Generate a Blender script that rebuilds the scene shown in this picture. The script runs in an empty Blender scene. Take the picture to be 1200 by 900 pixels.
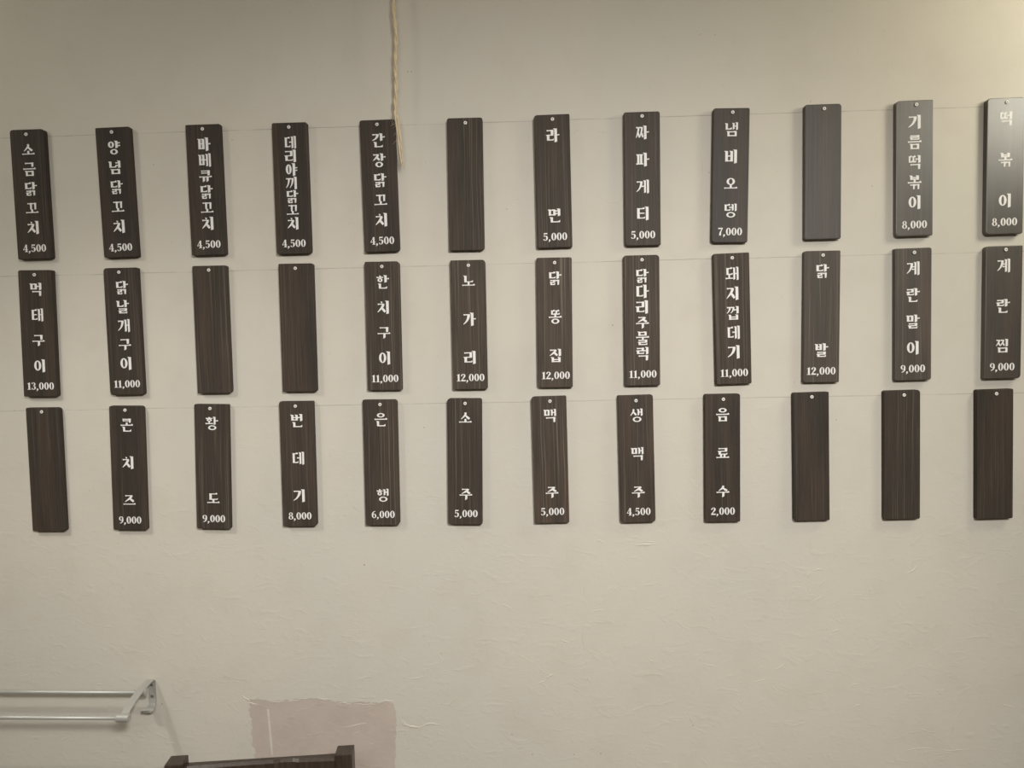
import bpy, bmesh, math, random
from mathutils import Matrix, Vector

C = bpy.context.scene.collection
S = bpy.context.scene

def lin(r, g, b):
    def f(c):
        c /= 255.0
        return c / 12.92 if c <= .04045 else ((c + .055) / 1.055) ** 2.4
    return (f(r), f(g), f(b), 1.0)

# ------------------------------------------------------------------ camera
EYE = 1.72                      # height of the lens above the floor
DIST = 1.6254                   # lens to wall (wall face is the plane y = 0)
R = ((0.9992437, -0.0339820, 0.0189012),
     (0.0327686, 0.9975892, 0.0611727),
     (-0.0209344, -0.0605070, 0.9979482))
cam_d = bpy.data.cameras.new('camera')
cam = bpy.data.objects.new('camera', cam_d)
C.objects.link(cam)
cam_d.sensor_fit = 'HORIZONTAL'
cam_d.sensor_width = 36.0
cam_d.lens = 811.19 / 1200.0 * 36.0
cam_d.clip_start = .02
m = Matrix.Identity(4)
for i in range(3):
    m[i][0] = R[i][0]; m[i][1] = R[i][2]; m[i][2] = -R[i][1]
m[0][3], m[1][3], m[2][3] = 0.0, -DIST, EYE
cam.matrix_world = m
S.camera = cam

# ------------------------------------------------------------------ world, lamps, exposure
world = bpy.data.worlds.new('world'); S.world = world
world.use_nodes = True
bg = world.node_tree.nodes['Background']
bg.inputs['Color'].default_value = (1.0, .96, .88, 1)
bg.inputs['Strength'].default_value = .05

def lamp(name, loc, power, color, radius, spot=None, blend=1.0, aim=None):
    d = bpy.data.lights.new(name, 'SPOT' if spot else 'POINT')
    d.energy = power; d.color = color; d.shadow_soft_size = radius
    if spot:
        d.spot_size = math.radians(spot); d.spot_blend = blend
    o = bpy.data.objects.new(name, d); C.objects.link(o); o.location = loc
    if aim:
        o.rotation_euler = (Vector(aim) - Vector(loc)).to_track_quat('-Z', 'Y').to_euler()
    return o

def panel(name, loc, power, color, sx, sy, aim):
    d = bpy.data.lights.new(name, 'AREA'); d.shape = 'RECTANGLE'; d.size = sx; d.size_y = sy
    d.energy = power; d.color = color
    o = bpy.data.objects.new(name, d); C.objects.link(o); o.location = loc
    o.rotation_euler = (Vector(aim) - Vector(loc)).to_track_quat('-Z', 'Y').to_euler()
    return o

panel('fill_panel', (-.1, -2.30, 2.70), 30, (1.0, .98, .935), 1.3, .9, (-.1, -1.1, 0))  # added area light for soft front fill, not a known fixture
lamp('track_spot', (.70, -2.45, 2.60), 246, (1.0, .98, .96), .15, 84, 1.0, (-.16, 0, .56))
lamp('right_lamp', (1.50, -.52, 2.42), 19, (1.0, .96, .80), .16)
lamp('left_lamp', (-1.75, -.95, 2.60), 9.5, (1.0, .985, .89), .16)
lamp('left_spot', (-1.50, -1.10, 2.50), 36, (1.0, .985, .94), .045, 76, 1.0, (-.60, 0, .42))

S.view_settings.view_transform = 'Standard'
S.view_settings.look = 'None'
S.view_settings.exposure = 0.0
S.view_settings.gamma = 1.0
S.view_settings.use_curve_mapping = False

# ------------------------------------------------------------------ helpers
def link(o, parent=None):
    C.objects.link(o)
    if parent is not None:
        o.parent = parent
    return o

def mesh_obj(name, verts, faces, mat, parent=None, smooth=False, mats=None, fmat=None, sharp=None):
    me = bpy.data.meshes.new(name)
    me.from_pydata(verts, [], faces)
    for mm in (mats or [mat]):
        me.materials.append(mm)
    if fmat:
        me.polygons.foreach_set('material_index', fmat)
    bm = bmesh.new(); bm.from_mesh(me)
    bmesh.ops.recalc_face_normals(bm, faces=bm.faces[:])
    bm.to_mesh(me); bm.free()
    if smooth:
        me.polygons.foreach_set('use_smooth', [True] * len(me.polygons))
        if sharp: me.set_sharp_from_angle(angle=sharp)
    me.update()
    return link(bpy.data.objects.new(name, me), parent)

def thing(name, label, cat, loc=(0, 0, 0), rot=(0, 0, 0), group=None):
    o = bpy.data.objects.new(name, None); C.objects.link(o)
    o.empty_display_size = .02
    o.location = loc; o.rotation_euler = rot
    o['label'] = label; o['category'] = cat
    if group: o['group'] = group
    return o

def box_data(x0, x1, y0, y1, z0, z1, bevel=0.0):
    """box with chamfered vertical/horizontal edges through bmesh"""
    bm = bmesh.new()
    vs = [bm.verts.new((x, y, z)) for x in (x0, x1) for y in (y0, y1) for z in (z0, z1)]
    for f in ((0, 1, 3, 2), (4, 6, 7, 5), (0, 4, 5, 1), (2, 3, 7, 6), (0, 2, 6, 4), (1, 5, 7, 3)):
        bm.faces.new([vs[i] for i in f])
    bmesh.ops.recalc_face_normals(bm, faces=bm.faces[:])
    if bevel:
        bmesh.ops.bevel(bm, geom=bm.edges[:], offset=bevel, segments=2, affect='EDGES', profile=.6)
    return bm

def bm_obj(name, bm, mat, parent=None, smooth=False):
    me = bpy.data.meshes.new(name); bm.to_mesh(me); bm.free()
    me.materials.append(mat)
    if smooth:
        me.polygons.foreach_set('use_smooth', [True] * len(me.polygons))
    return link(bpy.data.objects.new(name, me), parent)

def tube_data(path, radius, n=10, caps=True):
    """tube along a list of points; radius a number or list"""
    P = [Vector(p) for p in path]
    verts, faces = [], []
    up = None
    for i, p in enumerate(P):
        t = (P[min(i + 1, len(P) - 1)] - P[max(i - 1, 0)]).normalized()
        if up is None:
            up = t.orthogonal().normalized()
        up = (up - t * up.dot(t)).normalized()
        b = t.cross(up)
        r = radius[i] if isinstance(radius, (list, tuple)) else radius
        for k in range(n):
            a = 2 * math.pi * k / n
            verts.append(tuple(p + (up * math.cos(a) + b * math.sin(a)) * r))
    for i in range(len(P) - 1):
        for k in range(n):
            a, b2 = i * n + k, i * n + (k + 1) % n
            faces.append((a, b2, b2 + n, a + n))
    if caps:
        faces.append(tuple(range(n - 1, -1, -1)))
        faces.append(tuple(range((len(P) - 1) * n, len(P) * n)))
    return verts, faces

# ------------------------------------------------------------------ materials
class NT:
    def __init__(self, name, rough=.6, spec=.5, metal=0.0):
        self.m = bpy.data.materials.new(name); self.m.use_nodes = True
        self.t = self.m.node_tree; self.b = self.t.nodes['Principled BSDF']
        self.b.inputs['Roughness'].default_value = rough
        self.b.inputs['Specular IOR Level'].default_value = spec
        self.b.inputs['Metallic'].default_value = metal
        self.tc = None
    def n(self, typ, **kw):
        o = self.t.nodes.new('ShaderNode' + typ)
        for k, v in kw.items(): setattr(o, k, v)
        return o
    def put(self, sock, v):
        if hasattr(v, 'is_output') or hasattr(v, 'links') and not isinstance(v, (int, float)):
            self.t.links.new(v, sock)
        else:
            sock.default_value = v
    def coord(self):
        if self.tc is None: self.tc = self.n('TexCoord')
        return self.tc.outputs['Object']
    def math(self, op, a, b=None, c=None, clamp=False):
        o = self.n('Math', operation=op, use_clamp=clamp)
        self.put(o.inputs[0], a)
        if b is not None: self.put(o.inputs[1], b)
        if c is not None: self.put(o.inputs[2], c)
        return o.outputs[0]
    def noise(self, scale, detail=3, rough=.5, vec=None, dist=0.0):
        o = self.n('TexNoise')
        self.t.links.new(vec if vec is not None else self.coord(), o.inputs['Vector'])
        o.inputs['Scale'].default_value = scale; o.inputs['Detail'].default_value = detail
        o.inputs['Roughness'].default_value = rough; o.inputs['Distortion'].default_value = dist
        return o.outputs['Fac']
    def mapping(self, scale=(1, 1, 1), loc=(0, 0, 0), vec=None):
        o = self.n('Mapping'); self.t.links.new(vec if vec is not None else self.coord(), o.inputs['Vector'])
        o.inputs['Scale'].default_value = scale; self.put(o.inputs['Location'], loc)
        return o.outputs['Vector']
    def rng(self, v, a, b, c=0.0, d=1.0, smooth=True):
        o = self.n('MapRange', interpolation_type='SMOOTHSTEP' if smooth else 'LINEAR')
        self.put(o.inputs['Value'], v)
        for i, x in zip(('From Min', 'From Max', 'To Min', 'To Max'), (a, b, c, d)): self.put(o.inputs[i], x)
        return o.outputs[0]
    def mix(self, f, a, b):
        o = self.n('Mix', data_type='RGBA')
        self.put(o.inputs[0], f); self.put(o.inputs[6], a); self.put(o.inputs[7], b)
        return o.outputs[2]
    def color(self, v): self.put(self.b.inputs['Base Color'], v)
    def bump(self, h, strength, dist):
        o = self.n('Bump'); o.inputs['Strength'].default_value = strength; o.inputs['Distance'].default_value = dist
        self.t.links.new(h, o.inputs['Height']); self.t.links.new(o.outputs[0], self.b.inputs['Normal'])

WALL = lin(203, 197, 181)

def wall_material():
    """painted plaster; object coordinates are metres from the point of the wall in front of the lens"""
    w = NT('painted_plaster', .62, .3)
    sep = w.n('SeparateXYZ'); w.t.links.new(w.coord(), sep.inputs[0])
    x, z = sep.outputs[0], sep.outputs[2]
    # paint: slow colour drift and faint grime
    n1 = w.noise(1.6, 3); n2 = w.noise(9, 4, .6); n3 = w.noise(90, 3, .6)
    col = w.mix(w.rng(n1, .35, .65), lin(203, 196, 183), lin(198, 193, 181))
    col = w.mix(w.rng(n2, .45, .75, 0, .35), col, lin(191, 184, 170))
    col = w.mix(w.rng(n3, .60, .75, 0, .22), col, lin(176, 170, 154))
    # pencil guide lines at nail height of each row
    gate = w.rng(w.noise(5, 4, .7, w.mapping((1, 1, .3))), .40, .56)
    wob = w.math('MULTIPLY', w.math('SUBTRACT', w.noise(7, 2), .5), .004)
    lines = None
    for zi, s in ((.506, .42), (.1815, .40), (-.1412, .34)):
        d = w.math('ABSOLUTE', w.math('SUBTRACT', w.math('ADD', z, wob), zi))
        l = w.math('MULTIPLY', w.rng(d, .0013, .0004), s)
        lines = l if lines is None else w.math('MAXIMUM', lines, l)
    lines = w.math('MULTIPLY', lines, w.math('MULTIPLY_ADD', gate, .7, .3))
    col = w.mix(lines, col, lin(95, 90, 82))
    # bare pinkish plaster patch, ragged edge
    jag = w.math('MULTIPLY', w.math('SUBTRACT', w.noise(55, 6, .75), .5), .030)
    jag2 = w.math('MULTIPLY', w.math('SUBTRACT', w.noise(10, 2), .5), .022)
    jj = w.math('ADD', jag, jag2)
    xl = w.math('ADD', w.math('SUBTRACT', x, w.math('MULTIPLY', w.math('ADD', z, .87), -.09)), jj)   # left edge leans
    e1 = w.rng(xl, -.7215, -.7185)
    e2 = w.rng(w.math('ADD', x, jj), -.3575, -.3605)
    top = w.math('MULTIPLY_ADD', w.math('ADD', x, .54), -.03, -.866)
    e3 = w.rng(w.math('SUBTRACT', w.math('ADD', z, jj), top), .0015, -.0015)
    patch = w.math('MULTIPLY', w.math('MULTIPLY', e1, e2), e3)
    pink = w.mix(w.rng(w.noise(14, 5, .65), .35, .7), lin(188, 174, 163), lin(180, 166, 155))
    col = w.mix(w.math('MULTIPLY', patch, .90), col, pink)
    # white paint drip on the patch
    sx = w.math('ABSOLUTE', w.math('SUBTRACT', x, w.math('MULTIPLY_ADD', w.math('ADD', z, .886), -.05, -.671)))
    drip = w.math('MULTIPLY', w.rng(sx, .0036, .0016), w.math('MULTIPLY', w.rng(z, -.884, -.888), w.rng(z, -1.01, -.995)))
    drip = w.math('MULTIPLY', drip, w.rng(w.noise(60, 3), .3, .5, .35, .9))
    col = w.mix(drip, col, lin(208, 201, 188))
    w.color(col)
    # relief: brush texture everywhere, lumpy trowel marks on the lower wall
    low = w.rng(z, .05, -.65, .18, 1.0)
    f1 = w.noise(55, 6, .65, w.mapping((1, 1, 1.5))); f2 = w.noise(16, 4, .6, w.mapping((1, 1, 1.8)), 1.2)
    lump = w.math('MULTIPLY', w.rng(f2, .52, .72), low)
    h = w.math('ADD', w.math('MULTIPLY', f1, w.math('MULTIPLY_ADD', low, .55, .12)), w.math('MULTIPLY', lump, .40))
    h = w.math('SUBTRACT', h, w.math('MULTIPLY', patch, .5))
    w.bump(h, .42, .0020)
    return w.m

def plain(name, col, rough, spec=.5, metal=0.0, nscale=60, nvar=.10, bump=0.0):
    w = NT(name, rough, spec, metal)
    dark = tuple(c * (1 - nvar) for c in col[:3]) + (1,)
    n = w.noise(nscale, 4, .6)
    w.color(w.mix(n, col, dark))
    if bump: w.bump(n, .5, bump)
    return w.m

def board_material():
    w = NT('dark_stained_wood', .42, .5)
    rnd = w.n('ObjectInfo').outputs['Random']
    grain = w.n('Attribute', attribute_type='OBJECT', attribute_name='grain').outputs['Fac']
    tint = w.n('Attribute', attribute_type='OBJECT', attribute_name='tint').outputs['Fac']
    off = w.n('CombineXYZ')
    w.put(off.inputs[0], w.math('MULTIPLY', rnd, 37.0)); w.put(off.inputs[2], w.math('MULTIPLY', rnd, 91.0))
    warp = w.math('MULTIPLY', w.math('SUBTRACT', w.noise(9, 2, .5, w.mapping((1, 1, .6), off.outputs[0])), .5), .007)
    add = w.n('VectorMath', operation='ADD'); cx = w.n('CombineXYZ')
    w.put(cx.inputs[0], warp); w.t.links.new(w.coord(), add.inputs[0]); w.t.links.new(cx.outputs[0], add.inputs[1])
    v = add.outputs[0]
    gloss = w.n('Attribute', attribute_type='OBJECT', attribute_name='gloss').outputs['Fac']
    fine = w.noise(1, 5, .68, w.mapping((520, 520, 9), off.outputs[0], v))
    streak = w.noise(1, 2, .5, w.mapping((270, 270, 1.6), off.outputs[0], v))
    broad = w.noise(1, 2, .5, w.mapping((36, 36, 3), off.outputs[0], v))
    base = w.mix(w.rng(broad, .3, .7), lin(53, 47, 43), lin(59, 53, 48))
    warm = w.mix(w.math('MULTIPLY', w.rng(broad, .45, .65), w.math('MULTIPLY', tint, .7)), base, lin(88, 66, 53))
    base2 = w.mix(w.math('MULTIPLY', grain, .60), warm, lin(84, 75, 64))
    s = w.math('MULTIPLY', w.rng(streak, .54, .74), w.math('MULTIPLY', grain, .85))
    c = w.mix(s, base2, lin(128, 116, 102))
    c = w.mix(w.math('MULTIPLY', w.rng(fine, .52, .75), w.math('MULTIPLY_ADD', grain, .30, .14)), c, lin(110, 99, 88))
    c = w.mix(w.math('MULTIPLY', w.rng(fine, .5, .3), .5), c, lin(40, 34, 29))
    w.color(c)
    w.put(w.b.inputs['Roughness'], w.math('MULTIPLY_ADD', gloss, -.17, .60))
    w.put(w.b.inputs['Specular IOR Level'], w.math('MULTIPLY_ADD', gloss, 1.0, .16))
    w.bump(w.math('ADD', fine, w.math('MULTIPLY', streak, .6)), .30, .0005)
    return w.m

def rope_material():
    w = NT('jute_fibre', .85, .2)
    n = w.noise(1, 4, .7, w.mapping((500, 500, 60)))
    w.color(w.mix(w.rng(n, .3, .7), lin(232, 217, 188), lin(196, 172, 130)))
    w.bump(n, .6, .0008)
    return w.m

def chair_material():
    w = NT('dark_walnut_varnish', .38, .5)
    n = w.noise(1, 4, .65, w.mapping((160, 160, 9)))
    w.color(w.mix(w.rng(n, .35, .7), lin(52, 42, 35), lin(68, 57, 48)))
    w.bump(n, .3, .0006)
    return w.m

M_WALL = wall_material()
M_RIDGE = plain('plaster_lump', lin(202, 195, 180), .62, .3, nscale=80, nvar=.06)
M_SPECK = plain('dark_speck', lin(92, 84, 74), .8, .2)
M_BOARD = board_material()
M_INK = plain('white_vinyl', lin(232, 229, 226), .5, .4, nscale=300, nvar=.05)
M_NAIL = plain('zinc_nail', lin(232, 229, 222), .45, .5, .1, 400, .10)
M_HOLE = plain('nail_recess', lin(112, 105, 97), .6, .3)
M_METAL = plain('satin_grey_metal', lin(182, 181, 174), .42, .5, .35, 120, .08)
M_SCREW = plain('screw_steel', lin(165, 162, 152), .35, .5, .8, 200, .1)
M_ROPE = rope_material()
M_CHAIR = chair_material()
M_PAINT = plain('room_paint', lin(196, 190, 174), .7, .3, nscale=8, nvar=.05)
M_FLOOR = plain('floor_vinyl', lin(118, 104, 90), .5, .4, nscale=12, nvar=.2)

# ------------------------------------------------------------------ the room
X0, X1, Y0, Y1, Z1 = -3.0, 3.4, -4.4, 0.0, 2.75
T = .12
def slab(name, x0, x1, y0, y1, z0, z1, mat):
    o = bm_obj(name, box_data(x0, x1, y0, y1, z0, z1), mat)
    o['kind'] = 'structure'
    return o
# the menu wall: its origin is the point straight in front of the lens
wall = bm_obj('wall_back', box_data(X0, X1, 0, T, -EYE, Z1 - EYE), M_WALL)
wall.location = (0, 0, EYE); wall['kind'] = 'structure'
slab('wall_front', X0, X1, Y0 - T, Y0, 0, Z1, M_PAINT)
slab('wall_left', X0 - T, X0, Y0 - T, Y1 + T, 0, Z1, M_PAINT)
slab('wall_right', X1, X1 + T, Y0 - T, Y1 + T, 0, Z1, M_PAINT)
slab('floor', X0 - T, X1 + T, Y0 - T, Y1 + T, -T, 0, M_FLOOR)
slab('ceiling', X0 - T, X1 + T, Y0 - T, Y1 + T, Z1, Z1 + T, M_PAINT)

def on_wall(px, py):
    """place on the wall seen at photo pixel (px, py), metres from the wall's origin"""
    r = ((px - 600) / 811.19, 1.0, -(py - 450) / 811.19)
    q = [sum(R[i][j] * r[j] for j in range(3)) for i in range(3)]
    return q[0] / q[1] * DIST, q[2] / q[1] * DIST

# trowel ridges and lumps left in the plaster (x1, y1, x2, y2, width, height mm)
ridges = [
    (470, 848, 492, 852, 4.0, 1.8), (492, 852, 516, 849, 3.4, 1.8), (470, 842, 474, 850, 2.6, 1.4),
    (630, 801, 639, 797, 2.2, 1.5), (639, 797, 649, 790, 2.6, 1.5), (655, 749, 668, 753, 1.8, 1.1),
    (668, 753, 674, 748, 1.6, .9), (585, 708, 602, 715, 2.2, 1.2), (692, 718, 709, 715, 1.4, .9),
    (744, 639, 771, 637, 5.0, 1.3), (750, 634, 768, 635, 2.5, 1.0), (699, 633, 708, 637, 2.4, .9),
    (687, 672, 688, 715, 1.6, .7), (687, 720, 686, 765, 1.4, .6), (513, 764, 519, 774, 1.8, 1.1),
    (478, 796, 500, 791, 2.0, .9), (524, 828, 536, 815, 2.0, 1.0), (605, 766, 626, 776, 1.6, .8),
    (688, 791, 695, 803, 1.8, 1.0), (619, 706, 632, 676, 1.4, .6), (752, 687, 768, 685, 2.2, .8),
    (758, 771, 766, 776, 1.8, .8), (735, 817, 747, 800, 1.4, .7), (945, 677, 950, 670, 3.2, 1.3),
    (950, 670, 966, 668, 2.4, 1.2), (959, 690, 968, 679, 2.0, 1.1), (950, 706, 966, 696, 1.8, 1.1),
    (1062, 672, 1075, 662, 2.4, 1.1), (1068, 640, 1080, 626, 1.8, .8), (1070, 668, 1073, 650, 1.4, .8),
    (975, 741, 983, 738, 2.2, 1.1), (905, 786, 919, 778, 2.0, 1.1), (888, 784, 896, 781, 1.6, .8),
    (823, 778, 839, 781, 1.8, 1.0), (807, 837, 813, 850, 1.8, 1.1), (813, 851, 827, 858, 1.8, 1.1),
    (1060, 880, 1098, 878, 1.8, .9), (1098, 878, 1136, 877, 1.4, .8), (1174, 825, 1190, 829, 2.2, 1.1),
    (1170, 720, 1175, 711, 2.2, 1.1), (1115, 858, 1119, 840, 1.6, .9), (1119, 840, 1128, 822, 1.6, .9),
    (918, 667, 920, 712, 1.2, .5), (949, 622, 950, 650, 1.3, .6), (1000, 829, 1008, 825, 2.2, 1.1),
    (884, 800, 899, 796, 1.8, .9), (902, 803, 912, 810, 1.6, .9), (995, 805, 1006, 802, 1.8, .9),
    (283, 815, 293, 822, 2.6, 1.5), (290, 823, 303, 826, 2.2, 1.3), (316, 823, 335, 821, 1.8, 1.0),
    (338, 821, 352, 819, 2.2, 1.2), (352, 819, 362, 817, 1.6, 1.0), (372, 817, 385, 819, 2.0, 1.0),
    (396, 824, 412, 826, 1.8, 1.1), (414, 825, 440, 825, 1.6, .9), (446, 823, 461, 822, 2.4, 1.2),
    (462, 826, 464, 842, 2.2, 1.0), (463, 848, 462, 872, 2.0, .9), (290, 836, 294, 858, 1.6, .9),
    (295, 862, 297, 884, 1.6, .8), (398, 853, 430, 847, 1.8, .8), (468, 838, 480, 852, 2.2, 1.2),
    (445, 640, 440, 606, 1.4, .5), (450, 628, 446, 600, 1.2, .5), (234, 862, 242, 858, 2.0, .9),
    (250, 848, 262, 845, 1.6, .7), (70, 868, 84, 862, 2.0, .8), (22, 791, 34, 789, 1.6, .7),
    (113, 803, 120, 802, 2.6, 1.0), (671, 157, 678, 151, 1.4, .7), (700, 153, 714, 155, 1.4, .7),
    (822, 190, 824, 205, 1.6, .8), (828, 232, 829, 246, 1.4, .8), (600, 234, 612, 232, 1.4, .6),
    (712, 238, 728, 240, 1.4, .6), (955, 354, 962, 352, 1.8, .7), (832, 338, 832, 346, 1.6, 1.0),
    (570, 375, 575, 368, 1.4, .6), (495, 430, 499, 438, 1.4, .6), (200, 520, 208, 525, 1.4, .7)]
rnd = random.Random(7)
for k in range(95):
    px = rnd.uniform(10, 1190); py = 640 + 255 * rnd.random() ** .8
    if 285 < px < 470 and py > 815 and rnd.random() < .5: continue
    a = rnd.gauss(0, .6); L = rnd.uniform(3, 11)
    ridges.append((px, py, px + L * math.cos(a), py + L * math.sin(a), rnd.uniform(1.0, 2.0), rnd.uniform(.2, .6)))
for k in range(45):
    px = rnd.uniform(5, 1195); py = rnd.uniform(150, 640)
    a = rnd.uniform(0, 3.14); L = rnd.uniform(2, 6)
    ridges.append((px, py, px + L * math.cos(a), py + L * math.sin(a), rnd.uniform(.9, 1.7), rnd.uniform(.2, .5)))
V, F = [], []
PX = .0020
for (x1, y1, x2, y2, wd, hh) in ridges:
    a = on_wall(x1, y1); b = on_wall(x2, y2)
    dx, dz = b[0] - a[0], b[1] - a[1]; L = math.hypot(dx, dz) or .001
    tx, tz = dx / L, dz / L; nx, nz = -tz, tx
    bend = rnd.uniform(-.12, .12) * L; jit = .0005 + .0008 * min(1, L / .02)
    base = len(V); N = 7
    for i in range(N):
        u = i / (N - 1)
        s = math.sin(math.pi * min(max(u, .03), .97)) ** .6 * rnd.uniform(.55, 1.15)
        j = bend * math.sin(math.pi * u) + rnd.uniform(-jit, jit)
        cxx = a[0] + dx * u + nx * j; czz = a[1] + dz * u + nz * j
        hw = wd * PX * .5 * s; h = hh * .0008 * s
        for q, hf in ((-1, -.0004), (-.55, .7 * h), (.1, h), (.6, .55 * h), (1, -.0004)):
            V.append((cxx + nx * hw * q, -hf, czz + nz * hw * q))
    for i in range(N - 1):
        for k in range(4):
            p = base + i * 5 + k
            F.append((p, p + 1, p + 6, p + 5))
o = mesh_obj('plaster_ridges', V, F, M_RIDGE, wall, smooth=True); o['kind'] = 'stuff'

# dark specks and small holes in the wall
V, F = [], []
specks = [(190, 825, 1.2), (427, 662, 1.0), (600, 861, 1.0), (624, 884, 1.0), (673, 884, .9), (704, 883, 1.0), (812, 850, 1.0),
          (517, 766, .8), (17, 481, .8), (478, 84, .9), (482, 84, .8), (497, 501, .9), (718, 381, .9), (980, 492, .8),
          (831, 202, .8), (180, 193, .8), (272, 164, .8), (594, 245, .8), (821, 40, .8), (838, 41, .7), (950, 119, .7),
          (138, 637, .7), (105, 575, .8), (499, 190, .7), (1022, 218, .7), (931, 448, .7), (560, 800, .6), (330, 870, .7)]
for (px, py, r) in specks:
    c = on_wall(px, py); base = len(V); r *= .0016
    V.append((c[0], -.0009, c[1]))
    for k in range(8):
        a = k * math.pi / 4; rr = r * rnd.uniform(.7, 1.2)
        V.append((c[0] + rr * 1.2 * math.cos(a), .0003, c[1] + rr * math.sin(a)))
    for k in range(8): F.append((base, base + 1 + k, base + 1 + (k + 1) % 8))
o = mesh_obj('wall_specks', V, F, M_SPECK, wall); o['kind'] = 'stuff'

# ------------------------------------------------------------------ lettering: every syllable drawn from its strokes
# unit square, v downwards; a glyph is a list of polygons
def seg_poly(pts):
    """centre line of (x, y, width) -> closed outline"""
    P = []
    n = len(pts)
    def cr(p0, p1, p2, p3, t):
        return tuple(.5 * ((2 * b) + (c - a) * t + (2 * a - 5 * b + 4 * c - d) * t * t + (3 * b - a - 3 * c + d) * t ** 3)
                     for a, b, c, d in zip(p0, p1, p2, p3))
    if n > 2:
        for i in range(n - 1):
            p0, p1, p2, p3 = pts[max(i - 1, 0)], pts[i], pts[i + 1], pts[min(i + 2, n - 1)]
            for k in range(4): P.append(cr(p0, p1, p2, p3, k / 4))
        P.append(pts[-1])
    else:
        P = list(pts)
    quads = []
    L, Rr = [], []
    for i, p in enumerate(P):
        a, b = P[max(i - 1, 0)], P[min(i + 1, len(P) - 1)]
        tx, ty = b[0] - a[0], b[1] - a[1]; l = math.hypot(tx, ty) or 1
        nx, ny = -ty / l, tx / l
        L.append((p[0] + nx * p[2] / 2, p[1] + ny * p[2] / 2)); Rr.append((p[0] - nx * p[2] / 2, p[1] - ny * p[2] / 2))
    return ('strip', L, Rr)

def ring(cx, cy, rx, ry, side, top):
    n = 20
    O = [(cx + rx * math.cos(2 * math.pi * k / n), cy + ry * math.sin(2 * math.pi * k / n)) for k in range(n + 1)]
    ix, iy = max(rx - side, .02), max(ry - top, .02)
    I = [(cx + ix * math.cos(2 * math.pi * k / n), cy + iy * math.sin(2 * math.pi * k / n)) for k in range(n + 1)]
    return ('strip', O, I)

def poly(*p): return ('poly', list(p))

HB = .074     # hairline
def stem(x, y0, y1, w, flag=True, foot=.05):
    f = w * .42 if flag else 0
    return poly((x - w / 2 - f, y0), (x + w / 2, y0 + .02), (x + w / 2, y1 - foot), (x - w / 2, y1), (x - w / 2, y0 + .10))
def bar(x0, x1, y, uro=True, h=HB, head=True):
    out = [poly((x0, y - h / 2), (x1, y - h / 2), (x1, y + h / 2), (x0, y + h / 2))]
    if uro:
        out.append(poly((x1 - .17, y - h / 2), (x1 - .06, y - .105), (x1 + .02, y - h / 2 + .01), (x1, y + h / 2)))
    if head:
        out.append(poly((x0 - .02, y - .05), (x0 + .09, y - h / 2), (x0 + .11, y + h / 2), (x0 + .03, y + h * .95)))
    return out
def tick(x0, x1, y, w=.10):
    return [poly((x0, y - HB / 2), (x1 - .06, y - HB / 2), (x1 - .03, y - w * .75), (x1 + .01, y), (x1 - .03, y + w * .45), (x1 - .07, y + HB / 2), (x0, y + HB / 2))]

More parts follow.
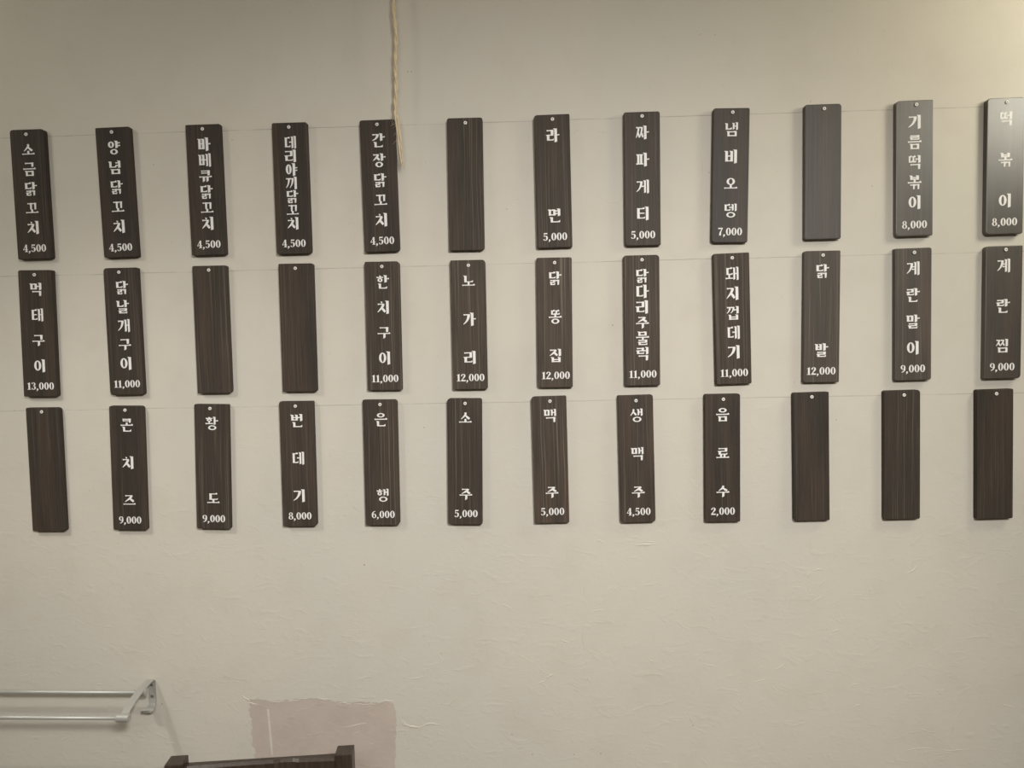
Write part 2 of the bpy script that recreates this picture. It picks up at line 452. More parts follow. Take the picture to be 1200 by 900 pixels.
def jamo(c, x0, y0, x1, y1, v, pos):
    """pos: 'L' left of a vowel, 'T' above a vowel, 'F' final"""
    W, H = x1 - x0, y1 - y0
    X = lambda t: x0 + W * t
    Y = lambda t: y0 + H * t
    o = []
    hb = HB
    if c in 'ㄲㄸㅉㅃㅆ':
        one = {'ㄲ': 'ㄱ', 'ㄸ': 'ㄷ', 'ㅉ': 'ㅈ', 'ㅃ': 'ㅂ', 'ㅆ': 'ㅅ'}[c]
        return jamo(one, x0, y0, X(.50), y1, v * .78, pos) + jamo(one, X(.50), y0, x1, y1, v * .78, pos)
    if c == 'ㄺ':
        return jamo('ㄹ', x0 - .04, y0, X(.52), y1, v * .8, 'F') + jamo('ㄱ', X(.56), y0, x1, y1, v * .85, 'F')
    if c == 'ㄱ':
        if pos == 'L':
            o += bar(X(.05), X(.95), Y(.08), False)
            o.append(seg_poly([(X(.82), Y(.04), v * 1.15), (X(.74), Y(.38), v * .95), (X(.45), Y(.74), v * .6), (X(.0), Y(1.0), .04)]))
        else:
            o += bar(X(.03), X(1.0), y0 + hb / 2 + .02, False)
            o.append(poly((x1 - v, y0), (x1 + .02, y0 + .01), (x1 - .01, y1 - .02), (x1 - v * .9, y1)))
    elif c == 'ㅋ':
        o += jamo('ㄱ', x0, y0, x1, y1, v, pos)
        o += bar(X(.05), X(.9), Y(.52), False)
    elif c == 'ㄴ':
        o.append(stem(x0 + v / 2 + .02, y0, y1 - .01, v, True, 0))
        o += bar(x0 + .03, x1 - .02, y1 - hb / 2, False, head=False)
        o.append(poly((x1 - .16, y1 - hb), (x1 + .02, y1 - hb - .09), (x1, y1 - .01), (x1 - .1, y1)))
    elif c in 'ㄷㅌ':
        o += bar(x0 + .03, x1 - .03, y0 + hb / 2 + .02)
        o.append(stem(x0 + v / 2 + .03, y0 + .03, y1 - .01, v, False, 0))
        o += bar(x0 + .03, x1 - .02, y1 - hb / 2, False, head=False)
        o.append(poly((x1 - .13, y1 - hb), (x1 + .03, y1 - hb - .07), (x1, y1 - .01), (x1 - .1, y1)))
        if c == 'ㅌ': o += bar(x0 + .1, x1 - .03, Y(.5), False, head=False)
    elif c == 'ㄹ':
        o += bar(x0 + .02, x1, y0 + hb / 2 + .02, False)
        o.append(poly((x1 - v, y0 + .01), (x1 + .01, y0), (x1, Y(.5) + .02), (x1 - v, Y(.5) + .02)))
        o += bar(x0 + .05, x1 - .03, Y(.5), False, head=False)
        o.append(stem(x0 + v / 2 + .02, Y(.5) - .03, y1 - .01, v, True, 0))
        o += bar(x0 + .03, x1, y1 - hb / 2, False, head=False)
        o.append(poly((x1 - .12, y1 - hb), (x1 + .03, y1 - hb - .07), (x1, y1 - .01), (x1 - .1, y1)))
    elif c == 'ㅁ':
        o.append(stem(x0 + v / 2 + .02, y0, y1 - .01, v, True, 0))
        o.append(stem(x1 - v / 2 - .02, y0, y1 - .01, v, True, 0))
        o += bar(x0 + .05, x1 - .05, y0 + hb / 2 + .025, False, head=False)
        o += bar(x0 + .05, x1 - .05, y1 - hb / 2 - .02, False, head=False)
    elif c == 'ㅂ':
        o.append(stem(x0 + v / 2 + .02, y0, y1 - .01, v, True, 0))
        o.append(stem(x1 - v / 2 - .02, y0, y1 - .01, v, True, 0))
        o += bar(x0 + .05, x1 - .05, Y(.48), False, head=False)
        o += bar(x0 + .05, x1 - .05, y1 - hb / 2 - .02, False, head=False)
    elif c == 'ㅍ':
        o += bar(x0 + .02, x1 - .02, y0 + hb / 2 + .02, False)
        o.append(stem(X(.30), y0 + .03, y1 - .02, v * .85, False, .0))
        o.append(stem(X(.72), y0 + .03, y1 - .02, v * .85, False, .0))
        o += bar(x0, x1 + .02, y1 - hb / 2 - .02, False)
    elif c in 'ㅅㅈㅊ':
        yt = y0
        if c == 'ㅊ':
            o.append(poly((X(.42), y0 - .04), (X(.66), y0 + .0), (X(.62), y0 + .10), (X(.50), y0 + .10)))
            yt = y0 + H * .16
        if c in 'ㅈㅊ':
            o += bar(X(.06), X(.86), yt + hb / 2 + .01, False)
            o.append(seg_poly([(X(.78), yt + .03, v * .95), (X(.58), yt + (y1 - yt) * .45, v * .85), (X(.02), y1, .045)]))
            o.append(seg_poly([(X(.52), yt + (y1 - yt) * .42, v * .45), (X(.74), yt + (y1 - yt) * .70, v * .9), (X(.98), y1 - .02, v * .8)]))
        else:
            o.append(seg_poly([(X(.50), yt - .01, v * .80), (X(.50), yt + (y1 - yt) * .35, v * .8), (X(.02), y1, .045)]))
            o.append(seg_poly([(X(.50), yt + (y1 - yt) * .40, v * .45), (X(.74), yt + (y1 - yt) * .72, v * .9), (X(.98), y1 - .02, v * .8)]))
    elif c == 'ㅇ':
        o.append(ring(X(.5), Y(.5), W * .46, H * .5, v * .92, HB * .95))
    elif c == 'ㅎ':
        o.append(poly((X(.38), y0 - .03), (X(.66), y0 + .0), (X(.62), y0 + .09), (X(.44), y0 + .09)))
        o += bar(X(.0), X(1.0), Y(.26), False)
        o.append(ring(X(.5), Y(.69), W * .38, H * .33, v * .8, HB * .85))
    return o

def vowel_right(c, y0, y1, v, ty):
    """vertical vowels; returns polygons and the free width on the left"""
    o = []
    sv = v * 1.05
    if c == 'ㅣ':
        return [stem(.84, y0, y1, sv)], .66
    if c in 'ㅏㅑ':
        o.append(stem(.74, y0, y1, sv))
        for t in ([ty] if c == 'ㅏ' else [ty - .10, ty + .10]): o += tick(.80, 1.03, t)
        return o, .56
    if c in 'ㅓㅕ':
        o.append(stem(.86, y0, y1, sv))
        for t in ([ty] if c == 'ㅓ' else [ty - .10, ty + .09]): o += bar(.56, .80, t, False)
        return o, .60
    if c in 'ㅐㅔㅖㅒ':
        s2 = v * .88
        o.append(stem(.92, y0, y1, s2))
        if c == 'ㅐ':
            o.append(stem(.66, y0 + .04, y1 - .04, s2)); o += bar(.66, .9, ty, False, head=False)
            return o, .50
        o.append(stem(.69, y0 + .04, y1 - .04, s2))
        for t in ([ty] if c == 'ㅔ' else [ty - .09, ty + .09]): o += bar(.42, .66, t, False)
        return o, .50
    return o, .6

CHO = 'ㄱㄲㄴㄷㄸㄹㅁㅂㅃㅅㅆㅇㅈㅉㅊㅋㅌㅍㅎ'
JUNG = 'ㅏㅐㅑㅒㅓㅔㅕㅖㅗㅘㅙㅚㅛㅜㅝㅞㅟㅠㅡㅢㅣ'
JONG = ['', 'ㄱ', 'ㄲ', 'ㄳ', 'ㄴ', 'ㄵ', 'ㄶ', 'ㄷ', 'ㄹ', 'ㄺ', 'ㄻ', 'ㄼ', 'ㄽ', 'ㄾ', 'ㄿ', 'ㅀ', 'ㅁ', 'ㅂ', 'ㅄ', 'ㅅ', 'ㅆ', 'ㅇ', 'ㅈ', 'ㅊ', 'ㅋ', 'ㅌ', 'ㅍ', 'ㅎ']

def syllable(ch):
    k = ord(ch) - 0xAC00
    c, vw, f = CHO[k // 588], JUNG[k % 588 // 28], JONG[k % 28]
    o = []
    if vw in 'ㅘㅙ':
        yb = .62 if f else .98
        v = .165 if not f else .145
        rv, free = vowel_right('ㅏ' if vw == 'ㅘ' else 'ㅐ', 0.0, yb, v, yb * .5)
        o += rv
        cb = yb * .58
        o += jamo(c, .02, .05, free + .02, cb, v, 'T')
        o.append(poly((free * .5 - .05, cb - .04), (free * .5 + .07, cb - .04), (free * .5 + .07, yb * .83), (free * .5 - .05, yb * .83)))
        o += bar(-.02, free + .06, yb * .84, False)
        if f: o += jamo(f, .16, .66, .90, 1.02, .16, 'F')
    elif vw in 'ㅗㅛㅜㅠㅡ':
        if not f:
            v = .20
            if vw in 'ㅗㅛ':
                o += jamo(c, .14, .06, .86, .62, v, 'T')
                yb = .86
                for xx in ([.5] if vw == 'ㅗ' else [.36, .64]):
                    o.append(poly((xx - .075, .60), (xx + .085, .60), (xx + .085, yb), (xx - .075, yb)))
                o += bar(-.01, 1.01, yb)
            elif vw == 'ㅡ':
                o += jamo(c, .12, .08, .88, .66, v, 'T'); o += bar(-.01, 1.01, .86)
            else:
                o += jamo(c, .14, .03, .86, .46, v, 'T')
                yb = .57
                o += bar(-.01, 1.01, yb)
                for xx in ([.54] if vw == 'ㅜ' else [.36, .66]):
                    o.append(poly((xx - .09, yb), (xx + .09, yb), (xx + .08, .90), (xx - .10, 1.0)))
        else:
            v = .17
            o += jamo(c, .15, .0, .85, .33, v, 'T')
            if vw == 'ㅡ':
                o += bar(-.01, 1.01, .47); ft = .60
            elif vw in 'ㅗㅛ':
                o.append(poly((.43, .30), (.58, .30), (.58, .50), (.43, .50))); o += bar(-.01, 1.01, .51); ft = .62
            else:
                o += bar(-.01, 1.01, .43); o.append(poly((.44, .43), (.60, .43), (.60, .60), (.44, .60))); ft = .60
            o += jamo(f, .16, ft, .86, 1.0, v, 'F')
    else:
        if not f:
            v = .205 if vw not in 'ㅐㅔㅖ' else .175
            if c in 'ㄲㅉㄸ': v *= .92
            rv, free = vowel_right(vw, 0.0, 1.0, v, .47)
            o += rv
            o += jamo(c, .02, .09, free, .86, v, 'L')
        else:
            v = .185 if vw not in 'ㅐㅔㅖ' else .16
            if c in 'ㄲㅉㄸ': v *= .9
            rv, free = vowel_right(vw, 0.0, .56, v, .27)
            o += rv
            o += jamo(c, .02, .05, free, .51, v, 'L')
            x1 = .92 if vw not in 'ㅏㅑ' else .84
            o += jamo(f, .16, .61, x1, 1.0, v * (1.0 if f != 'ㄺ' else .92), 'F')
    if vw in 'ㅗㅛㅜㅠㅡ' and not f:
        def tf(q): return (.5 + (q[0] - .5) * .99, .51 + (q[1] - .52) * .89)
        o = [(p[0],) + tuple([tf(q) for q in part] for part in p[1:]) for p in o]
    return o

def digit(d):
    """unit height, returns polygons and advance"""
    if d == '0': return [ring(.30, .5, .285, .5, .19, .05)], .635
    if d == '1':
        return [poly((.13, .12), (.30, 0), (.34, 0), (.34, .95), (.14, .95), (.14, .17)), poly((.02, .15), (.16, .10), (.16, .17), (.02, .20)),
                poly((.02, .94), (.46, .94), (.46, 1), (.02, 1))], .50
    if d == ',':
        return [seg_poly([(.11, .86, .10), (.13, .93, .21), (.15, 1.03, .14), (.03, 1.22, .03)])], .33
    if d == '2':
        return [seg_poly([(.10, .30, .16), (.13, .14, .13), (.30, .03, .06), (.44, .14, .16), (.44, .32, .19), (.30, .56, .13), (.06, .88, .05)]),
                poly((.03, .86), (.20, .80), (.56, .84), (.58, .70), (.55, 1.0), (.03, 1.0))], .62
    if d == '3':
        return [seg_poly([(.09, .22, .14), (.16, .07, .10), (.30, .03, .06), (.42, .13, .15), (.43, .27, .18), (.34, .43, .09), (.22, .47, .05)]),
                seg_poly([(.22, .47, .05), (.38, .53, .09), (.46, .70, .20), (.42, .88, .14), (.28, .97, .06), (.14, .93, .10), (.08, .78, .15)])], .62
    if d == '4':
        return [poly((.30, 0), (.48, 0), (.48, .95), (.30, .95)), seg_poly([(.36, .02, .05), (.03, .68, .055)]),
                poly((.0, .65), (.58, .65), (.58, .72), (.0, .72)), poly((.20, .94), (.56, .94), (.56, 1), (.20, 1))], .63
    if d == '5':
        return [poly((.10, 0), (.52, 0), (.48, .16), (.10, .15)), poly((.10, .02), (.155, .02), (.14, .50), (.09, .50)),
                seg_poly([(.12, .48, .05), (.28, .38, .08), (.44, .52, .18), (.45, .72, .20), (.38, .90, .12), (.24, .97, .06), (.12, .92, .10), (.08, .80, .14)])], .62
    if d == '6':
        return [ring(.30, .70, .27, .30, .165, .05), seg_poly([(.48, .06, .06), (.30, .10, .10), (.13, .36, .17), (.12, .70, .17)])], .62
    if d == '7':
        return [poly((.05, .0), (.56, .0), (.56, .08), (.50, .16), (.06, .16), (.04, .30)), seg_poly([(.52, .06, .08), (.36, .40, .12), (.27, .70, .19), (.26, 1.0, .20)])], .58
    if d == '8':
        return [ring(.30, .25, .23, .25, .14, .05), ring(.30, .72, .28, .28, .17, .05)], .63
    if d == '9':
        return [ring(.30, .30, .27, .30, .165, .05), seg_poly([(.12, .94, .06), (.30, .90, .10), (.47, .64, .17), (.48, .30, .17)])], .62
    return [], .3

class Ink:
    def __init__(self, yf): self.v, self.f, self.yf, self.k = [], [], yf, 0
    def add(self, polys, cx, cz, w, h, ox=.5, oy=.5):
        for p in polys:
            yb = self.yf + .0002
            yt = self.yf - .0003 - (self.k % 40) * 4e-6; self.k += 1
            mp = lambda q: (cx + (q[0] - ox) * w, cz + (oy - q[1]) * h)
            if p[0] == 'poly':
                pts = [mp(q) for q in p[1]]; n = len(pts); b = len(self.v)
                self.v += [(a, yt, c) for a, c in pts] + [(a, yb, c) for a, c in pts]
                self.f.append(tuple(range(b, b + n)))
                for i in range(n):
                    j = (i + 1) % n
                    self.f.append((b + i, b + j, b + n + j, b + n + i))
            else:
                L = [mp(q) for q in p[1]]; Q = [mp(q) for q in p[2]]; n = len(L); b = len(self.v)
                self.v += [(a, yt, c) for a, c in L] + [(a, yt, c) for a, c in Q] + [(a, yb, c) for a, c in L] + [(a, yb, c) for a, c in Q]
                for i in range(n - 1):
                    self.f.append((b + i, b + i + 1, b + n + i + 1, b + n + i))
                    self.f.append((b + i, b + i + 1, b + 2 * n + i + 1, b + 2 * n + i))
                    self.f.append((b + n + i, b + n + i + 1, b + 3 * n + i + 1, b + 3 * n + i))
    def build(self, name, parent): return mesh_obj(name, self.v, self.f, M_INK, parent)

# ------------------------------------------------------------------ menu plaques
PW, PH, PT = .0812, .300, .0146

def rounded(w, h, r, n=4, inset=0.0):
    pts = []
    for (sx, sz, a0), rr in zip(((1, 1, 0), (-1, 1, 90), (-1, -1, 180), (1, -1, 270)), r):
        cx, cz = sx * (w / 2 - rr), sz * (h / 2 - rr)
        for k in range(n + 1):
            a = math.radians(a0 + 90 * k / n)
            pts.append((cx + (rr - inset) * math.cos(a), cz + (rr - inset) * math.sin(a)))
    return pts

def board_mesh(seed):
    rr = random.Random(seed)
    r = [rr.choice((.0026, .0038, .005, .0075)) for _ in range(4)]
    w = PW; V, F = [], []
    rings = [(0.0, .0012), (-.0012, 0.0), (-PT + .0014, 0.0), (-PT + .0004, .0004), (-PT, .0014)]
    n = 20
    for y, ins in rings:
        for i, (a, b) in enumerate(rounded(w, PH, r, 4, ins)):
            V.append((a, y, b))
    for k in range(len(rings) - 1):
        for i in range(n):
            j = (i + 1) % n
            F.append((k * n + i, k * n + j, (k + 1) * n + j, (k + 1) * n + i))
    F.append(tuple(range(n))); F.append(tuple(range((len(rings) - 1) * n, len(rings) * n)))
    return V, F

def nail_mesh():
    prof = [(.0012, .0004), (.0012, -.0002), (.0036, -.0004), (.0041, -.0010), (.0038, -.0018), (.0028, -.0022), (.0014, -.0019), (.0010, -.0012), (.0, -.0012)]
    V, F, fm = [], [], []
    n = 14
    for (r, y) in prof:
        for k in range(n):
            a = 2 * math.pi * k / n
            V.append((max(r, 1e-5) * math.cos(a), y, max(r, 1e-5) * math.sin(a)))
    for i in range(len(prof) - 1):
        for k in range(n):
            j = (k + 1) % n
            F.append((i * n + k, i * n + j, (i + 1) * n + j, (i + 1) * n + k)); fm.append(1 if i >= 6 else 0)
    return V, F, fm

# row, column, x, z, tilt, nail x, nail z, text, price, text x, first z, last z, price z, grain, tint
PLAQUES = [
    (0, 0, -1.1759, 2.0892, 0.229, -0.0005, 0.1382, '소금닭꼬치', '4,500', 0.0014, 0.103, -0.077, -0.1248, 0.2, 0.2),
    (0, 1, -0.9701, 2.0879, 0.8653, -0.0012, 0.1386, '양념닭꼬치', '4,500', 0.0009, 0.1032, -0.0786, -0.1267, 0.12, 0.3),
    (0, 2, -0.7586, 2.0878, 0.1654, 0.0001, 0.1391, '바베큐닭꼬치', '4,500', 0.0016, 0.1043, -0.077, -0.1248, 0.22, 0.25),
    (0, 3, -0.5566, 2.0856, -0.1147, -0.0005, 0.1392, '데리야끼닭꼬치', '4,500', 0.0011, 0.1046, -0.08, -0.1256, 0.25, 0.35),
    (0, 4, -0.3511, 2.0855, 0.4884, 0.0001, 0.139, '간장닭꼬치', '4,500', 0.0015, 0.1034, -0.0772, -0.1246, 0.22, 0.25),
    (0, 5, -0.1516, 2.0836, -0.3728, 0.0017, 0.1382, '', '', 0, 0, 0, 0, 0.45, 0.2),
    (0, 6, 0.0491, 2.0848, 0.4197, 0.0016, 0.139, '라면', '5,000', 0.0013, 0.1029, -0.0772, -0.125, 0.5, 0.3),
    (0, 7, 0.2521, 2.0844, -0.0208, 0.0002, 0.1399, '짜파게티', '5,000', 0.0002, 0.1035, -0.0778, -0.1257, 0.5, 0.25),
    (0, 8, 0.451, 2.0863, -1.05, 0.002, 0.1402, '냄비오뎅', '7,000', 0.0004, 0.1025, -0.0783, -0.1256, 0.22, 0.25),
    (0, 9, 0.6576, 2.0884, 0.1363, 0.0018, 0.1395, '', '', 0, 0, 0, 0, 0.22, 0.25),
    (0, 10, 0.8602, 2.0903, 0.6186, 0.0031, 0.1399, '기름떡볶이', '8,000', -0.0001, 0.1023, -0.0753, -0.1246, 0.2, 0.5),
    (0, 11, 1.0595, 2.0893, 0.3759, 0.0011, 0.1401, '떡볶이', '8,000', -0.0002, 0.1041, -0.0758, -0.1228, 0.1, 0.3),
    (1, 0, -1.1802, 1.7634, -0.8674, 0.0, 0.1387, '먹태구이', '13,000', 0.0018, 0.1045, -0.0765, -0.1246, 0.22, 0.25),
    (1, 1, -0.9717, 1.7637, 0.0599, -0.0023, 0.1394, '닭날개구이', '11,000', 0.0018, 0.1035, -0.0754, -0.1237, 0.22, 0.25),
    (1, 2, -0.7597, 1.7635, -0.2449, -0.0005, 0.1394, '', '', 0, 0, 0, 0, 0.4, 0.4),
    (1, 3, -0.5552, 1.7635, -0.3982, -0.0005, 0.1386, '', '', 0, 0, 0, 0, 0.2, 0.35),
    (1, 4, -0.3529, 1.7631, -0.3747, 0.0005, 0.1382, '한치구이', '11,000', 0.0014, 0.1029, -0.0744, -0.1221, 0.65, 0.35),
    (1, 5, -0.1521, 1.7615, -0.1698, 0.0016, 0.1374, '노가리', '12,000', 0.001, 0.1019, -0.0756, -0.1222, 0.85, 0.25),
    (1, 6, 0.047, 1.7623, -0.3701, 0.0012, 0.138, '닭똥집', '12,000', 0.0013, 0.1026, -0.0757, -0.1217, 0.9, 0.5),
    (1, 7, 0.2482, 1.7627, -0.0087, 0.0009, 0.1392, '닭다리주물럭', '11,000', 0.0007, 0.1028, -0.076, -0.123, 0.75, 0.3),
    (1, 8, 0.4549, 1.7622, 1.0923, 0.0015, 0.1389, '돼지껍데기', '11,000', 0.0011, 0.103, -0.0759, -0.1236, 0.6, 0.3),
    (1, 9, 0.6568, 1.7624, -0.2536, 0.0008, 0.1397, '닭발', '12,000', -0.0004, 0.104, -0.0756, -0.1234, 0.6, 0.2),
    (1, 10, 0.862, 1.7634, 0.6259, 0.0012, 0.1396, '계란말이', '9,000', -0.0012, 0.1041, -0.0759, -0.1232, 0.55, 0.75),
    (1, 11, 1.0624, 1.7635, 0.3353, 0.0025, 0.1408, '계란찜', '9,000', -0.0015, 0.1052, -0.0752, -0.1231, 0.22, 0.25),
    (2, 0, -1.1812, 1.4368, -0.3677, -0.001, 0.1399, '', '', 0, 0, 0, 0, 0.22, 0.25),
    (2, 1, -0.9796, 1.4375, -1.1152, -0.0009, 0.1399, '콘치즈', '9,000', 0.0015, 0.1042, -0.0769, -0.1255, 0.22, 0.25),
    (2, 2, -0.7742, 1.4377, -1.5397, -0.0018, 0.14, '황도', '9,000', 0.0014, 0.1048, -0.0759, -0.1248, 0.45, 0.3),
    (2, 3, -0.5674, 1.4412, -0.4388, -0.0013, 0.1384, '번데기', '8,000', 0.0012, 0.1042, -0.0757, -0.1243, 0.4, 0.3),
    (2, 4, -0.3684, 1.4413, -0.4598, 0.001, 0.1386, '은행', '6,000', 0.002, 0.1028, -0.0772, -0.1234, 0.5, 0.3),
    (2, 5, -0.1698, 1.4407, -1.0485, 0.0016, 0.1381, '소주', '5,000', 0.0019, 0.1042, -0.0772, -0.1232, 0.45, 0.3),
    (2, 6, 0.0317, 1.442, 0.5148, 0.0022, 0.1384, '맥주', '5,000', 0.0015, 0.1047, -0.0768, -0.1222, 0.7, 0.75),
    (2, 7, 0.2329, 1.441, 0.75, 0.0012, 0.137, '생맥주', '4,500', 0.0016, 0.103, -0.0778, -0.1239, 0.55, 0.65),
    (2, 8, 0.4315, 1.44, 0.0188, 0.0016, 0.1377, '음료수', '2,000', 0.0001, 0.1018, -0.0781, -0.1244, 0.22, 0.25),
    (2, 9, 0.6354, 1.4401, 0.7944, 0.0013, 0.1393, '', '', 0, 0, 0, 0, 0.22, 0.25),
    (2, 10, 0.8416, 1.441, 0.719, 0.0035, 0.1389, '', '', 0, 0, 0, 0, 0.35, 0.1),
    (2, 11, 1.0507, 1.4395, 1.0065, 0.0019, 0.1395, '', '', 0, 0, 0, 0, 0.22, 0.25),
]
ROWS = ('top row', 'middle row', 'bottom row')
ORD = ('first', 'second', 'third', 'fourth', 'fifth', 'sixth', 'seventh', 'eighth', 'ninth', 'tenth', 'eleventh', 'twelfth')

GLOSS = {(0, 7): .08, (0, 8): .2, (0, 9): .5, (0, 10): 1.0, (0, 11): 1.0, (1, 9): .25, (1, 10): .45, (1, 11): .7}
nail_me = None
for (row, colm, px, pz, tilt, nx, nz, text, price, tx, z0, z1, zp, grain, tint) in PLAQUES:
    where = '%s in %s' % (ORD[colm], ROWS[row])
    if not text:
        lab = 'blank dark wooden plaque without lettering, %s from left' % where
    elif text == '짜파게티':
        lab = 'dark wooden menu plaque with four syllables above 5,000, %s' % where
    else:
        lab = 'dark wooden menu plaque lettered %s above %s, %s from left' % (text, price, where)
    p = thing('menu_plaque', lab, 'menu plaque', (px, 0, pz), (0, -math.radians(tilt), 0), 'wooden menu plaques on the wall')
    bd = mesh_obj('board', *board_mesh(row * 20 + colm), M_BOARD, p)
    bd['grain'] = grain; bd['tint'] = tint
    bd['gloss'] = GLOSS.get((row, colm), 0.0)      # gloss raised on a few right-end boards to stand in for lens haze
    if nail_me is None:
        nv, nf, fm = nail_mesh()
        nl = mesh_obj('nail', nv, nf, None, p, True, [M_NAIL, M_HOLE], fm); nail_me = nl.data
    else:
        nl = link(bpy.data.objects.new('nail', nail_me), p)
    nl.location = (nx, -PT, nz)
    if text:
        n = len(text); pitch = (z0 - z1) / (n - 1)
        h = min(.0312, pitch * .95); w = .0288 if n < 7 else .0272
        for i, ch in enumerate(text):
            ink = Ink(-PT); ink.add(syllable(ch), tx, z0 - pitch * i, w, h); ink.build('letter', p)
        hd = .0197; hv = .0172; ad = [digit(d) for d in price]
        tot = sum(a for _, a in ad) * hd
        u = tx - tot / 2 + .0005
        for ch, (pl, a) in zip(price, ad):
            ink = Ink(-PT); ink.add(pl, u, zp, hd, hv, 0.0, .5); u += a * hd
            ink.build('comma' if ch == ',' else 'numeral', p)

# ------------------------------------------------------------------ jute rope hanging from the ceiling
RK = 1.031                       # drawn from measures taken 1.55 m from the lens, hung at 1.598 m
rope = thing('jute_rope', 'thin frayed jute rope hanging in front of the plaques, its end split in two', 'rope', (-.292 * RK, -.0274, Z1))
axis = [(-.292, .999), (-.292, .80), (-.2948, .7324), (-.2912, .678), (-.2945, .605), (-.2943, .5685), (-.2972, .523)]
axis = [(x * RK, EYE + z * RK) for x, z in axis]
def axis_at(z):
    for (xa, za), (xb, zb) in zip(axis[:-1], axis[1:]):
        if zb <= z <= za:
            t = (za - z) / (za - zb) if za != zb else 0
            return xa + (xb - xa) * (t * t * (3 - 2 * t))
    return axis[-1][0]
ends = ([(-.2985, .510), (-.2955, .482), (-.2925, .452), (-.2905, .428), (-.2880, .404), (-.2868, .392)],
        [(-.2945, .508), (-.2905, .482), (-.2880, .455), (-.2862, .428), (-.2845, .408), (-.2850, .398)])
rr = random.Random(3)
RX = -.292 * RK
for s in range(2):
    P, rad = [], []
    z = Z1
    while z > EYE + .523 * RK:
        a = (Z1 - z) / .034 * math.pi + s * math.pi
        P.append((axis_at(z) + .0019 * math.cos(a) - RX, .0019 * math.sin(a), z - Z1)); rad.append(.0024 * rr.uniform(.85, 1.15))
        z -= .0055
    for k, (ex, ez) in enumerate(ends[s]):
        P.append((ex * RK - RX, (.0012 if s else -.0012), EYE + ez * RK - Z1)); rad.append((.0021, .0020, .0018, .0017, .0014, .0006)[k])
    v, f = tube_data(P, rad, 7)
    mesh_obj('strand', v, f, M_ROPE, rope, True)
V, F = [], []
def fibre(pts, r):
    v, f = tube_data(pts, [r] * (len(pts) - 1) + [r * .4], 4)
    b = len(V); V.extend(v); F.extend(tuple(i + b for i in q) for q in f)
for k in range(40):
    z = rr.uniform(EYE + .42 * RK, EYE + .84 * RK)
    x = axis_at(z) if z > EYE + .523 * RK else axis[-1][0] + (EYE + .523 * RK - z) * .09
    a = rr.uniform(0, 6.28); L = rr.uniform(.006, .020)
    d = Vector((math.cos(a), math.sin(a) * .3 - .1, rr.uniform(-1.6, -.2))).normalized()
    p0 = Vector((x - RX, 0, z - Z1)) + d * .001
    fibre([p0, p0 + d * L * .5 + Vector((0, 0, rr.uniform(-.002, .002))), p0 + d * L], .00028)
for (dx, dz, ex, ez) in ((-.0030, .487, -.0150, .481), (-.001, .512, -.0105, .507), (-.0015, .505, -.009, .515), (.001, .41, .0045, .385), (0, .41, -.001, .383), (.003, .405, .003, .386)):
    p0 = Vector((axis[-1][0] - RX + dx + (.523 - dz) * .09, 0, EYE + dz * RK - Z1)); p1 = Vector((axis[-1][0] - RX + ex + (.523 - ez) * .09, -.001, EYE + ez * RK - Z1))
    fibre([p0, (p0 + p1) / 2 + Vector((0, 0, .001)), p1], .0004)
o = mesh_obj('fibres', V, F, M_ROPE, rope, True); o['kind'] = 'stuff'

# ------------------------------------------------------------------ wall rack at the lower left
rack = thing('wall_rack', 'pale grey metal wall rack with two rails and hooked bracket, lower left', 'rack', (-.956, 0, EYE - .807), (0, math.radians(.4), 0))
def strap(xc, width):
    prof = [(.036, -.061), (.034, -.0665), (.028, -.0715), (.018, -.0735), (.009, -.0700), (.0040, -.062), (.0015, -.050), (.0015, -.010), (.0025, -.0045), (.006, -.0012), (.012, .0),
            (.030, -.0012), (.050, -.0038), (.070, -.0082), (.090, -.0145), (.106, -.0212), (.118, -.0275), (.126, -.0320)]
    th = .0026; V, F = [], []
    n = len(prof)
    for i, (p, z) in enumerate(prof):
        a, b = prof[max(i - 1, 0)], prof[min(i + 1, n - 1)]
        tp, tz = b[0] - a[0], b[1] - a[1]; l = math.hypot(tp, tz); npp, nz_ = -tz / l * th / 2, tp / l * th / 2
        for sx in (-1, 1):
            for sn in (-1, 1):
                V.append((xc + sx * width / 2, -(p + npp * sn), z + nz_ * sn))
    for i in range(n - 1):
        b = i * 4; c = b + 4
        F += [(b, b + 1, c + 1, c), (b + 2, c + 2, c + 3, b + 3), (b, c, c + 2, b + 2), (b + 1, b + 3, c + 3, c + 1)]
    F += [(0, 2, 3, 1), ((n - 1) * 4, (n - 1) * 4 + 1, (n - 1) * 4 + 3, (n - 1) * 4 + 2)]
    return V, F
LEN = .62
for xc in (0.0, -LEN):
    b = mesh_obj('bracket', *strap(xc, .0180), M_METAL, rack)
    for dz in (-.014, -.043):
        v, f = tube_data([(xc, -.0025, dz), (xc, -.0046, dz), (xc, -.0052, dz)], [.0038, .0036, .0022], 12)
        mesh_obj('screw', v, f, M_SCREW, b, True, sharp=.5)
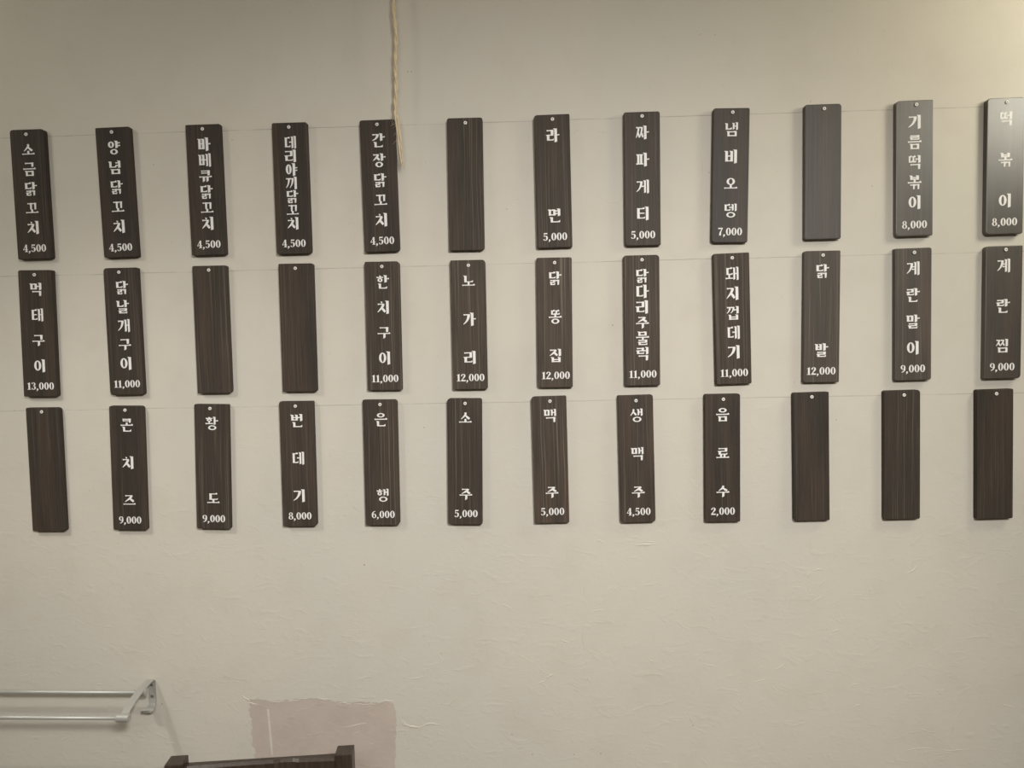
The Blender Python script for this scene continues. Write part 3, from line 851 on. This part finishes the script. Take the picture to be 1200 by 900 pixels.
for (p, z, sgn) in ((.126, -.0300, 'front'), (.046, -.0115, 'rear')):
    v, f = tube_data([(-LEN - .006, -p, z), (.006, -p, z)], .0046, 16)
    r = mesh_obj('rail', v, f, M_METAL, rack, True)
    for xc in (0.0, -LEN):
        s = 1 if xc == 0 else -1
        e = .0165 if sgn == 'front' else .0115
        v, f = tube_data([(xc - .0115 * s, -p, z), (xc - .0110 * s, -p, z), (xc + (e - .001) * s, -p, z), (xc + e * s, -p, z), (xc + (e + .0001) * s, -p, z)],
                         [.0060, .0094 if sgn == 'front' else .0080, .0094 if sgn == 'front' else .0080, .0084 if sgn == 'front' else .0070, .003], 18)
        mesh_obj('end_cap', v, f, M_METAL, r, True, sharp=.5)

# ------------------------------------------------------------------ dark wooden chair against the wall
chair = thing('wooden_chair', 'dark brown wooden chair, only its back posts and top rail showing at the bottom', 'chair',
              (-.622, -DIST + 1.4595, 0), (0, 0, math.radians(6.0)))
TOP = EYE - .900
def cbox(name, *a, bev=.002, parent=chair): return bm_obj(name, box_data(*a, bev), M_CHAIR, parent)
HWID = .182; PS = .019
for s in (-1, 1):
    cbox('back_post', s * HWID - PS, s * HWID + PS, -PS, PS, 0, TOP, bev=.0025)
    cbox('front_leg', s * HWID - PS, s * HWID + PS, -.40 - PS, -.40 + PS, 0, .43, bev=.0025)
    cbox('side_rail', s * HWID - .011, s * HWID + .011, -.40 + PS, -PS, .37, .43)
    cbox('side_stretcher', s * HWID - .009, s * HWID + .009, -.40 + PS, -PS, .16, .19)
# top rail with a shallow scoop along its front edge
V, F = [], []
N = 24
for i in range(N + 1):
    u = i / N; x = -HWID + PS - .001 + u * 2 * (HWID - PS + .001)
    d = .0045 * math.sin(math.pi * u) + (.003 if .62 < u < .72 else 0)
    for (y, z) in ((.010, -.072), (.010, -.014), (.008, -.012), (-.006 + d, -.012), (-.012 + d, -.017), (-.013 + d * .5, -.072)):
        V.append((x, y, TOP + z))
for i in range(N):
    for k in range(6):
        a, b = i * 6 + k, i * 6 + (k + 1) % 6
        F.append((a, b, b + 6, a + 6))
F += [tuple(range(6)), tuple(range(N * 6, N * 6 + 6))]
mesh_obj('top_rail', V, F, M_CHAIR, chair)
cbox('lower_rail', -HWID + PS, HWID - PS, -.010, .010, .50, .545)
for k in range(4):
    xx = -.105 + .07 * k
    cbox('back_slat', xx - .014, xx + .014, -.006, .006, .545, TOP - .072)
cbox('front_rail', -HWID + PS, HWID - PS, -.40 - .011, -.40 + .011, .37, .43)
cbox('rear_rail', -HWID + PS, HWID - PS, -.011, .011, .37, .43)
cbox('seat', -HWID - .012, HWID + .012, -.435, -PS, .43, .455, bev=.006)
